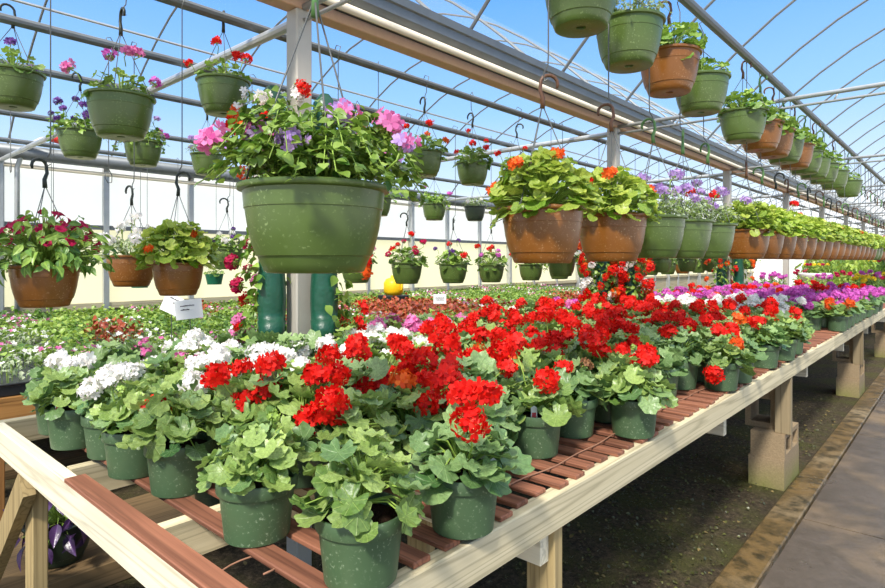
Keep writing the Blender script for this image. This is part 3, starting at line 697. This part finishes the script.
# left bay, single baskets that show large
XB, XC, XD = -2.5, -3.25, -4.0
L = [
 (-2.5, .89, 1.98, 'green basket with pink blooms on tall stems, hanging high at the left', 'green', 'sparse', ['pink', 'magenta'], 5, .126, .24, False, .2),
 (-2.52, 1.33, 2.146, 'green basket with two red blooms, high between the post and pink basket', 'green', 'sparse', ['red'], 4, .118, .22, False, .12),
 (-3.98, 1.19, 2.11, 'green basket of dark purple flowers below the left roof pipes', 'green', 'loose', ['purple'], 12, .125, .24, False, .14),
 (-4.0, 1.56, 2.10, 'small green basket of lilac flowers behind the high pink basket', 'green', 'loose', ['lilac', 'magenta'], 9, .118, .24, False, .14),
 (-3.25, .70, 2.19, 'green basket cut by the left edge of the picture, up under the roof', 'green', 'sparse', ['purple'], 2, .125, .2, False, .1),
 (-4.0, 1.99, 2.08, 'green basket of pale lilac flowers half behind the large front basket', 'green', 'fine', ['lilac'], 8, .112, .24, False, .1),
 (-2.5, .634, 1.315, 'brown basket overflowing with crimson petunias at the left edge', 'brown', 'petunia', ['crimson'], 46, .116, .28, True, .15),
 (-2.5, 1.116, 1.325, 'brown basket of round yellow-green leaves above the white sign cards', 'brown', 'ivy', ['orange'], 3, .108, .28, False, .16),
 (-3.25, 1.21, 1.36, 'brown basket of white flowers behind the brown yellow-green basket', 'brown', 'fine', ['white'], 14, .125, .26, False, .14),
 (-4.0, 2.14, 1.42, 'green basket of small purple flowers left of the large front basket', 'green', 'loose', ['purple', 'white'], 9, .115, .26, False, .12),
 (-2.5, 2.63, 2.0, 'green basket with red blooms on tall stems right of the nearest post', 'green', 'ger', ['red', 'orange'], 5, .115, .24, False, .2),
 (-2.5, 3.1, 1.99, 'green basket with scattered red blooms, left of the near brown basket', 'green', 'ger', ['red'], 6, .113, .24, False, .2),
 (-3.25, 3.22, 1.32, 'green basket of red geraniums above the tray bench, left of three', 'green', 'ger', ['red', 'crimson'], 8, .128, .28, False, .17),
 (-3.25, 3.77, 1.31, 'green basket of dark purple petunias above the tray bench, middle of three', 'green', 'ger', ['purple', 'red'], 7, .128, .28, False, .15),
 (-3.25, 4.30, 1.30, 'green basket of dusky red blooms above the tray bench, right of three', 'green', 'ger', ['red', 'magenta'], 7, .126, .28, False, .16),
 (-3.25, 2.72, 1.33, 'green basket of faded pink blooms just right of the post bags', 'green', 'ger', ['crimson', 'pink'], 7, .12, .28, False, .17),
 (-4.0, 3.6, 1.9, 'dark green basket trailing vines over its rim, high behind the red baskets', 'green', 'loose', ['purple'], 2, .125, .24, False, .12),
 (-4.0, 4.35, 1.9, 'green trailing basket with one magenta bloom, high behind the red baskets', 'green', 'loose', ['magenta'], 2, .125, .24, False, .14),
 (-4.0, 5.0, 1.92, 'dark basket of grey-green leaves, high behind the near brown basket', 'dark', 'fine', ['white'], 3, .12, .24, False, .1),
 (-2.5, 3.62, 2.0, 'bushy green basket hidden behind the near yellow-green basket', 'green', 'ger', ['red'], 3, .115, .24, False, .15),
 (-2.5, 1.95, 1.62, 'bushy green basket right behind the large pink verbena basket', 'green', 'ger', ['pink'], 4, .125, .26, False, .14),
]
for k, (x, y, zr, lab, pt, fo, fl, nf, R, jn, tr, up) in enumerate(L):
    basket(x, y, zr, lab, pt, fo, fl, nf, R, 'dark', jn, 2.425, 100 + k, 1.05 if tr else (1.22 if R == .108 else 1.), trum=tr, up=up)
k = 0
for y in (4.95, 5.5, 6.1, 6.7, 7.3, 7.9, 8.5, 9.1, 9.8, 10.5, 11.2, 12.0):
    k += 1
    basket(XC, y, 1.30, 'green basket of mixed blooms in the aisle row, %s beyond the three red baskets' % ordn(k), 'green' if k % 4 else 'brown', ('ger', 'loose')[k % 2], [('white',), ('crimson', 'pink'), ('lilac',)][k % 3], 5, .125, 'dark', .28, 2.425, 150 + k, up=.15, group='aisle row baskets')
k = 0
for y in (4.3, 5.0, 5.7, 6.4, 7.2, 8.0, 8.9, 9.8):
    k += 1
    basket(-2.52, y, 1.36, 'green basket of pale blooms in the post row, %s beyond the second steel post' % ordn(k), 'green', 'loose', [('white',), ('lilac',)][k % 2], 6, .12, 'dark', .28, 2.425, 170 + k, up=.14, group='post row baskets')
# small teal pots near the white wall
TP = lathe_mesh('teal_pot', [(0, 0), (.078, 0), (.1, .11), (.104, .12), (.094, .12)], TEAL, 24)
for k, (x, y, zr, w) in enumerate(((-6.5, 2.5, 1.17, 'behind the brown petunia basket'), (-6.5, 3.32, 1.18, 'left of the large front basket'), (-6.5, .95, 1.2, 'at the left edge of the picture'))):
    g = thing('hanging_pot', 'small teal hanging pot near the white wall, %s' % w, 'hanging pot', (x, y, zr - .12), k, 'teal wall pots')
    obj('pot', TP, g); obj('foliage', DF['sparse'][k % 2] if k else TR['fine'][0][0], g, (0, 0, .1), (0, 0, k), .85)
    for w_ in wires_mesh(.3): obj('hanger_wire', w_, g, (0, 0, -.05), None, (.76, .76, 1))
    obj('hook', HK['dark'], g, (0, 0, .42)); rod(.51, 2.425 - zr + .12, g)

# empty hooks waiting on the pipes
def empty_hook(x, y, ztop, L, label, plastic=None, group=None):
    g = thing('wire_hook', label, 'hook', (x, y, ztop), rg.uniform(0, 6.28), group)
    b = MB(); b.tube([(-.03, 0, -.01), (-.03, 0, .02), (-.01, 0, .04), (.015, 0, .03), (0, 0, -.03), (0, 0, -L + .07), (-.02, 0, -L + .04), (-.018, 0, -L + .005), (.004, 0, -L), (.02, 0, -L + .02), (.02, 0, -L + .04)], .0022, WIRE, 5); b.build('rod', g, True)
    if plastic: obj('hook', HK[plastic], g, (-.012, 0, -L - .09), (0, 0, 1.), 1.)
    return g
k = 0
for x, y, L_, p in ((-2.5, 1.75, .55, None), (-2.5, 2.25, .5, 'dark'), (-3.25, 1.1, .7, None), (-3.25, 1.9, .62, None), (-3.25, 2.6, .35, 'dark'), (-4.0, .85, .6, None), (-4.0, 2.7, .6, None), (-4.0, 3.1, .5, 'dark'), (-5.3, 1.4, .8, None), (-5.3, 2.1, .9, None), (-5.3, 2.9, .85, None), (-5.3, 3.7, .8, None), (-6.5, 1.7, 1.0, None), (-6.5, 2.9, 1.05, None), (-2.5, 4.1, .42, 'dark'), (-3.25, 4.6, .4, 'dark'), (-3.25, 5.3, .4, 'dark')):
    k += 1; empty_hook(x, y, 2.425, L_, 'empty wire hook %s in the left bay, %s of these' % ('with dark plastic hook' if p else 'without a basket', ordn(k)), p, 'empty left bay hooks')
for k in range(14):
    empty_hook(XA, 7.9 + .33 * k, ZA, .3, 'empty plastic hook on the long pipe beyond the upper baskets, %s along' % ordn(k + 1), ('brown', 'green', 'dark')[k % 3], 'empty front row hooks')

# ------------------------------------------------------------------ flower bags on the posts
def bag(x, y, z0, z1, label, mat_fl, side, dense, seed):
    g = thing('flower_bag', label, 'flower bag', (x, y, z0)); rgb = random.Random(seed); h = z1 - z0
    b = MB(); prof = [(.01, 0), (.05, .015), (.058, .1)] + [(.055 + .004 * math.sin(7 * i), .1 + (h - .2) * i / 8) for i in range(9)] + [(.05, h - .04), (.02, h)]
    b.lathe(prof, BAG, 18); b.build('bag', g, True)
    f = MB()
    for i in range(int(150 * h * dense) + 40):
        a = side + rgb.gauss(0, .75) if dense < 1.5 else rgb.uniform(0, 6.28); rr = rgb.uniform(.055, .12)
        out = Vector((math.cos(a), math.sin(a), 0)); p = out * rr + Vector((0, 0, rgb.uniform(.03, h - .03)))
        v, fc = place(blade_ovate(rgb, .42, .4), p, (out + rnd3(rgb) * .6).normalized(), (out * .6 + Vector((0, 0, .7)) + rnd3(rgb) * .3).normalized(), rgb.uniform(.03, .05)); f.put(v, fc, SMALL, rgb.random())
        if i % 3 == 0: f.tube([out * .05 + Vector((0, 0, p.z - .02)), p], .0015, STEM, 3, cap=False)
    f.build('foliage', g, True)
    for i in range(int((22 if dense < 2.5 or seed == 3 else 70) * h * dense) + 4):
        a = side + rgb.gauss(0, .7) if dense < 1.5 else rgb.uniform(0, 6.28); rr = rgb.uniform(.10, .14)
        obj('flower_head', SH[mat_fl[i % len(mat_fl)]][0], g, (rr * math.cos(a), rr * math.sin(a), rgb.uniform(.05, h - .02)), (0, PI / 2 * .8, a), rgb.uniform(.9, 1.5))
    return g
yA, yB_, yC = PYS[1], PYS[2], PYS[3]
bag(GX1 - .03, yA - .115, .98, 1.52, 'green plant bag with red pink flowers, lower left side of nearest post', ['crimson', 'pink', 'red'], PI * 1.1, .7, 1)
gb = bag(GX1 + .11, yA + .05, .98, 1.52, 'green plant bag with white lettering and orange blooms, lower right of nearest post', ['orange', 'red'], PI * .35, .6, 2)
b = MB()
for i, (w, gap) in enumerate(((.012, .0), (.016, .02), (.016, .04))):
    for q in ((-.006, -.006, -.006, .010), (.004, -.006, .006, -.004) if i else (-.006, -.006, .008, -.006)):
        a0 = -1.15; f0 = lambda u, zz: (.0605 * math.cos(a0 + u * 12), .0605 * math.sin(a0 + u * 12), .40 - gap + zz)
        b.tube([f0(q[0], q[1]), f0(q[2], q[3])], .0014, PAPER, 4)
tag(b.build('lettering', [c for c in gb.children if c.name.startswith('bag')][0]), 'small white lettering')
bag(GX1 - .03, yA - .115, 1.62, 2.06, 'green plant bag with white and red flowers, upper left side of nearest post', ['white', 'red', 'orange'], -PI * .6, 3.0, 3)
bag(GX1 + .04, yA + .105, 1.62, 2.06, 'green plant bag with few red blooms, upper right side of nearest post', ['red'], PI * .35, .35, 4)
bag(GX1 - .03, yB_ - .115, .95, 1.55, 'plant bag covered in red and white flowers, left side of second post', ['red', 'red', 'white', 'orange', 'red'], 0, 2.6, 5)
bag(GX1 + .11, yB_ + .05, .95, 1.55, 'plant bag covered in red and white flowers, right side of second post', ['red', 'white', 'red', 'orange', 'red'], 0, 2.6, 6)
bag(GX1 - .03, yC - .115, .95, 1.55, 'leafy green plant bag with few orange blooms at left of third post', ['orange', 'red'], 0, 1.6, 7)
bag(GX1 + .11, yC + .05, .95, 1.55, 'mostly bare green plant bag at right of third post', ['orange'], PI * .35, .3, 8)

# ------------------------------------------------------------------ tray bench on the left
tb = thing('tray_bench', 'tan wooden bench holding black trays across the aisle on the left', 'bench', (0, 0, 0))
TX0, TX1, TY0, TY1, ZT = -7.2, -3.5, .62, 12.2, .66
b = MB(); b.box(TX1 - .04, TX1, TY0, TY1, ZT - .14, ZT - .02, OAKY, .004); b.build('fascia_board', tb)
b = MB(); b.box(TX0, TX1 - .04, TY0, TY0 + .04, ZT - .14, ZT - .02, OAKX, .004); b.build('end_board', tb)
b = MB(); b.box(TX0, TX1, TY0 + .0, TY1, ZT - .02, ZT, OAKY); b.build('top', tb)
for y in (.68, 3.2, 5.8, 8.4, 11.8):
    for x in (-3.56, -5.3, -7.1):
        b = MB(); b.box(x - .045, x + .045, y - .045, y + .045, 0, ZT - .14, OAKZ, .004); b.build('leg', tb)
b = MB(); b.bar((-3.72, TY0 + .0, ZT - .1), (-4.25, TY0 + .0, .05), .04, .1, OAKZ); b.build('brace', tb)
def tray_mesh():
    b = MB(); w, d, h = .255, .135, .062
    b.box(-w, w, -d, d, .0, h, BLACK, .006)
    for x in (-w * .5, 0, w * .5): b.box(x - .004, x + .004, -d - .003, d + .003, .004, h - .004, BLACK)
    b.box(-w - .006, w + .006, -d - .006, d + .006, h - .008, h + .002, BLACK, .003)
    return b.mesh('tray', False)
TRAY = tray_mesh()
def tray_foliage(seed, mat, n=170, hh=.1, size=(.025, .045), wid=.42, mat2=None):
    rgt = random.Random(seed); b = MB()
    for i in range(n):
        x, y = rgt.uniform(-.26, .26), rgt.uniform(-.14, .14); z = rgt.uniform(.2, 1) * hh * (1 + .3 * math.sin(x * 25 + seed) * math.cos(y * 30))
        nrm = (Vector((0, 0, 1)) + rnd3(rgt) * .4).normalized(); v, f = place(blade_ovate(rgt, wid, rgt.uniform(.1, .6), st=4), Vector((x, y, z)), rnd3(rgt).normalized(), nrm, rgt.uniform(*size)); b.put(v, f, mat2 if mat2 and rgt.random() < .3 else mat, rgt.random())
        if i % 4 == 0: b.tube([(x * .95, y * .95, 0), (x, y, z)], .0015, STEM, 3, cap=False)
    return b.mesh('foliage')
TF = {'green': [tray_foliage(600, SMALL), tray_foliage(601, DARKL, mat2=SMALL)], 'lime green': [tray_foliage(602, LIME, hh=.08), tray_foliage(603, SMALL, mat2=LIME, hh=.11)], 'red-leaved': [tray_foliage(604, COLE, hh=.12, size=(.03, .055))], 'silvery': [tray_foliage(605, GREY, 150, .09, (.02, .035), .3)], 'pink-flecked': [tray_foliage(606, SMALL, 150, .1)]}
def tray_flowers(seed, mats, n):
    rgt = random.Random(seed); b = MB()
    for i in range(n):
        p = Vector((rgt.uniform(-.25, .25), rgt.uniform(-.13, .13), rgt.uniform(.09, .13))); floret(b, rgt, p, (Vector((0, 0, 1)) + rnd3(rgt) * .4).normalized(), rgt.uniform(.012, .018), rgt.choice(mats)); b.tube([tuple(p), (p.x, p.y, .02)], .001, STEM, 3, cap=False)
    return b.mesh('blossoms')
TFL = {'pink-flecked': tray_flowers(1, [PIN, WHI], 26), 'silvery': tray_flowers(2, [WHI], 16)}
rgt = random.Random(9)
for ci in range(7):
    x = -3.79 - .53 * ci; y = .80; cnt = 0
    while y < 10.6:
        cnt += 1; q = rgt.random()
        if 3.9 < y < 6.2 and ci in (1, 2, 3) and q < .8: kd = 'red-leaved'
        elif ci < 2 and y < 1.9: kd = 'pink-flecked' if q < .35 else ('silvery' if q < .6 else 'green')
        elif q < .35: kd = 'green'
        elif q < .72: kd = 'lime green'
        elif q < .82: kd = 'red-leaved'
        elif q < .86: kd = 'silvery'
        else: kd = 'pink-flecked'
        g = thing('plant_tray', 'tray of %s seedlings, %s from the near end, %s row from the aisle' % (kd, ordn(cnt), ordn(ci + 1)), 'plant tray', (x, y, ZT), rgt.uniform(-.03, .03), 'trays on the left bench')
        obj('tray', TRAY, g); obj('foliage', rgt.choice(TF[kd]), g, (0, 0, .05), (0, 0, rgt.choice((0, PI))), (1, 1, rgt.uniform(.85, 1.35)))
        if kd in TFL: obj('blossoms', TFL[kd], g, (0, 0, .06), (0, 0, rgt.choice((0, PI))))
        y += .287

# sign cards and other small things
def card(x, y, z, w, h, tilt, rz, label, lines, sname='sign_card', top=.0):
    g = thing(sname, label, 'sign', (x, y, z), rz)
    b = MB(); b.box(-w / 2, w / 2, -.001, .001, 0, h, PAPER); c = b.build('card', g); c.rotation_euler = (0, tilt, 0)
    b = MB()
    for (u0, u1, v) in lines:
        u = u0
        rl = random.Random(int(v * 100))
        while u < u1: l = rl.uniform(.004, .008); b.box(u * 1., u + l, -.0022, -.0012, v * h - .004, v * h + rl.uniform(.001, .005), INK); u += l + .002
    if lines: t_ = b.build('writing', c)
    b = MB(); b.tube([(0, .003, .02), (0, .003, -(z - .7))], .003, WIRE, 5); b.build('stake', g)
    return g
yaw = math.radians(41.8)
card(-3.62, 1.69, .97, .17, .12, -.12, yaw, 'white sign card facing the camera below the yellow-green brown basket', [(-.05, .03, .7), (-.05, .0, .5)])
card(-3.86, 1.68, .985, .17, .12, .42, yaw, 'white sign card leaning left, half hidden under the brown basket', [(-.02, .05, .6), (-.05, .05, .82)])
card(-3.7, 4.1, .93, .12, .09, .0, yaw, 'small white sign card below the middle red basket', [(-.04, .04, .6), (-.03, .04, .4)])
card(-2.6, 5.6, .98, .1, .1, .2, yaw, 'yellow tag on a stake right of the red and white flower bags', [])
o = [q for q in bpy.data.objects if q.get('label', '').startswith('yellow tag')][0]
for ch in o.children:
    if ch.name.startswith('card'): ch.data.materials[0] = YELP
b = MB(); b.lathe([(0, 0), (.1, 0), (.13, .05), (.13, .16), (.10, .21), (.04, .23), (.035, .26), (0, .26)], YELP, 24)
g = thing('yellow_jug', 'round yellow plastic jug standing behind the left red basket', 'jug', (-5.7, 5.4, ZT + .22)); bd = b.build('body', g, True)
b = MB(); b.tube([(.11, 0, .18), (.16, 0, .17), (.16, 0, .08), (.13, 0, .06)], .012, YELP, 6); b.build('handle', bd, True)
b = MB(); b.box(-.15, .15, -.15, .15, -.22, 0, BLACK, .01); b.build('stand', g)
# purple plant on the aisle board
b = MB(); b.box(-3.25, -2.62, -1.0, 9.0, 0, .1, BOARD, .006); tag(b.build('aisle_board'), 'wide low wooden walkway board in the aisle left of the bench', 'board')
g = thing('potted_purple_plant', 'dark pot of purple trailing leaves on the low board under the bench end', 'potted plant', (-2.80, .76, .1)); g.rotation_euler.z = .4
obj('pot', BM['dark'], g); obj('soil', BSOIL, g); pf = dome_foliage('foliage', 777, PURL, 'ovate', 90, .17, .16, (.06, .1), low=-.06, wid=.24, upb=.5, jit=.5); obj('foliage', pf, g, (0, 0, .16))
g = thing('empty_basket', 'dark empty basket pot lying on the low board below the slats', 'pot', (-2.72, 1.42, .1)); obj('pot', BM['dark'], g); obj('soil', BSOIL, g)
b = MB(); b.tube([(-4.6 + .02 * i, .2 + .4 * i, .025 + 0 * i) for i in range(10)], .02, GREENH, 8); tag(b.build('garden_hose', None, True), 'dark green hose on the ground under the tray bench', 'hose')
b = MB(); b.box(-4.5, -4.36, -.5, 4.5, 0, .06, BOARD, .004); tag(b.build('floor_plank'), 'narrow plank on the ground under the tray bench', 'plank')
# red capped bent pipe at the left wall
g = thing('bent_pipe', 'bent grey pipe with a red cap beside the left wall post', 'pipe', (-7.36, 1.62, 0))
b = MB(); b.tube([(0, 0, 0), (0, 0, 2.3), (.02, .03, 2.42), (.08, .09, 2.54), (.16, .18, 2.6), (.2, .24, 2.61)], .024, GALV, 10); b.build('pipe', g, True)
b = MB(); b.tube([(.2, .24, 2.61), (.23, .275, 2.62), (.27, .32, 2.60), (.32, .37, 2.57)], [.04, .055, .05, .012], REDP, 12); tag(b.build('cap', g, True), 'red nozzle cap')

# ------------------------------------------------------------------ far end: shrubs, bowl, second bench
fb = thing('far_bench', 'distant wooden bench of tall shrubs beyond the geraniums', 'bench', (0, 0, 0))
b = MB(); b.box(-2.45, -.85, 12.5, 24, ZB - .1, ZB, WOODY); b.build('top', fb)
for y in (12.7, 16.3, 20, 23.8):
    for x in (-.95, -2.35): b = MB(); b.box(x - .05, x + .05, y - .05, y + .05, 0, ZB - .1, WOODZ); b.build('leg', fb)
SHR = [dome_foliage('foliage', 700 + i, m, 'ovate', 170, .3, .45, (.06, .1), low=.02, wid=.4, lod=0, inner=.6, mat2=SMALL) for i, m in enumerate((DARKL, SMALL, LIME))]
rgs = random.Random(33); k = 0
for y in [9.0 + .62 * i for i in range(22)]:
    for x in (-1.05, -1.6, -2.2):
        k += 1; low = y < 12.4
        if x < -1.5 and abs(y - 11.3) < .5: continue
        fl = rgs.choice(('yellow', 'pink', 'magenta', 'crimson', None))
        s = (.5 if low else .8) * rgs.uniform(.8, 1.1)
        g = thing('potted_shrub', '%s shrub %s, %s from the near end, %s row from the path' % (('low' if low else 'tall'), 'with %s flowers' % fl if fl else 'without flowers', ordn((k - 1) // 3 + 1), ordn((k - 1) % 3 + 1)), 'potted plant', (x + rgs.uniform(-.05, .05), y, ZB), rgs.uniform(0, 6.28), 'shrubs beyond the geraniums')
        obj('pot', POT, g, None, None, 1.2); zs = 1.0 if low else 1.9; obj('foliage', SHR[rgs.randrange(3)], g, (0, 0, .14), None, (s, s, s * zs))
        if fl:
            for q in range(7):
                a = q * 2.4; r_ = .24 * s * math.sqrt((q + .5) / 7); obj('flower_head', SH[fl][1], g, (r_ * math.cos(a), r_ * math.sin(a), .1 + .42 * s * zs * (1 - .4 * q / 7)), (0, .3, a), 1.5)
g = thing('bowl_planter', 'wide white bowl planter with yellow blooms beyond the magenta flowers', 'planter', (-1.9, 11.3, ZB))
b = MB(); b.lathe([(0, 0), (.12, 0), (.13, .06), (.13, .26), (.2, .30), (.27, .40), (.285, .44), (.29, .47), (.25, .47), (.24, .44), (0, .42)], WHP, 32); b.build('bowl', g, True); g.scale = (.8, .8, .8)
obj('foliage', DF['ger'][0], g, (0, 0, .43), None, 1.3)
for q in range(9): a = q * 2.4; r_ = .2 * math.sqrt((q + .5) / 9); obj('flower_head', SH[('yellow', 'crimson')[q % 2]][1], g, (r_ * math.cos(a), r_ * math.sin(a), .55), (0, .3, a), 1.5)

# ------------------------------------------------------------------ litter and weeds on the ground
rgl = random.Random(3); b = MB()
for i in range(900):
    x, y = rgl.uniform(-2.4, -.82), rgl.uniform(.3, 7.0); s = rgl.uniform(.008, .025)
    v, f = place(blade_ovate(rgl, .4, .3, st=4), Vector((x, y, .006)), rnd3(rgl).normalized(), (Vector((0, 0, 1)) + rnd3(rgl) * .3).normalized(), s); b.put(v, f, STEMB, rgl.random())
tag(b.build('leaf_litter', None, True), 'scattered dead leaves on the soil under the bench', 'leaf litter', None, 'stuff')
b = MB()
for i in range(2400):
    cx, cy = rgl.choice(((-1.0, 2.2), (-1.4, 3.2), (-.95, 5.0), (-1.1, 2.8), (-1.2, 4.2))); x, y = rgl.gauss(cx, .25), rgl.gauss(cy, .5)
    if not -2.4 < x < -.81: continue
    v, f = place(blade_ovate(rgl, .4, .3, st=4), Vector((x, y, rgl.uniform(.004, .025))), rnd3(rgl).normalized(), (Vector((0, 0, 1)) + rnd3(rgl) * .4).normalized(), rgl.uniform(.008, .02)); b.put(v, f, WEED, rgl.random())
tag(b.build('ground_weeds', None, True), 'low weeds creeping over the dark soil under the bench', 'weeds', None, 'stuff')

# ------------------------------------------------------------------ sky, sun, camera
w = bpy.data.worlds.new('World'); bpy.context.scene.world = w; w.use_nodes = True; nt = w.node_tree; nt.nodes.clear()
out = nt.nodes.new('ShaderNodeOutputWorld'); bg = nt.nodes.new('ShaderNodeBackground'); tc = nt.nodes.new('ShaderNodeTexCoord')
sx = nt.nodes.new('ShaderNodeSeparateXYZ'); rp = nt.nodes.new('ShaderNodeValToRGB')
nt.links.new(tc.outputs['Generated'], sx.inputs[0]); nt.links.new(sx.outputs[2], rp.inputs[0]); nt.links.new(rp.outputs[0], bg.inputs[0]); nt.links.new(bg.outputs[0], out.inputs[0])
e = rp.color_ramp.elements
st = [(0., (1.35, 1.33, 1.28)), (.07, (.95, .98, 1.0)), (.12, lin(200, 224, 248)), (.24, lin(142, 194, 247)), (.42, lin(84, 158, 242)), (.62, (.9, 1.0, 1.15)), (1., (1.7, 1.7, 1.7))]
while len(e) < len(st): e.new(.5)
for i, (p, c) in enumerate(st): e[i].position = p; e[i].color = (*c, 1)
bg.inputs[1].default_value = 1.0
sun = bpy.data.lights.new('Sun', 'SUN'); sun.energy = 4.6; sun.angle = math.radians(7); sun.color = (1., .95, .86)
so = bpy.data.objects.new('Sun', sun); C.objects.link(so)
az, el = math.radians(20), math.radians(46)         # sun stands behind the camera, a little to the right of the bench line
d = Vector((math.sin(az) * math.cos(el), -math.cos(az) * math.cos(el), math.sin(el)))
so.rotation_euler = d.to_track_quat('Z', 'Y').to_euler(); so.location = d * 10
cam = bpy.data.cameras.new('Camera'); co = bpy.data.objects.new('Camera', cam); C.objects.link(co)
cam.sensor_width = 36; cam.lens = 24.0; cam.shift_y = -33 / 885; cam.clip_start = .02; cam.clip_end = 200
co.location = (0, 0, 1.33); co.rotation_euler = (PI / 2, 0, math.radians(41.8))
sc = bpy.context.scene; sc.camera = co
sc.view_settings.view_transform = 'Standard'; sc.view_settings.look = 'None'; sc.view_settings.gamma = 1; sc.view_settings.exposure = 0.36; sc.view_settings.use_curve_mapping = False
sc.cycles.max_bounces = 8; sc.cycles.transparent_max_bounces = 12
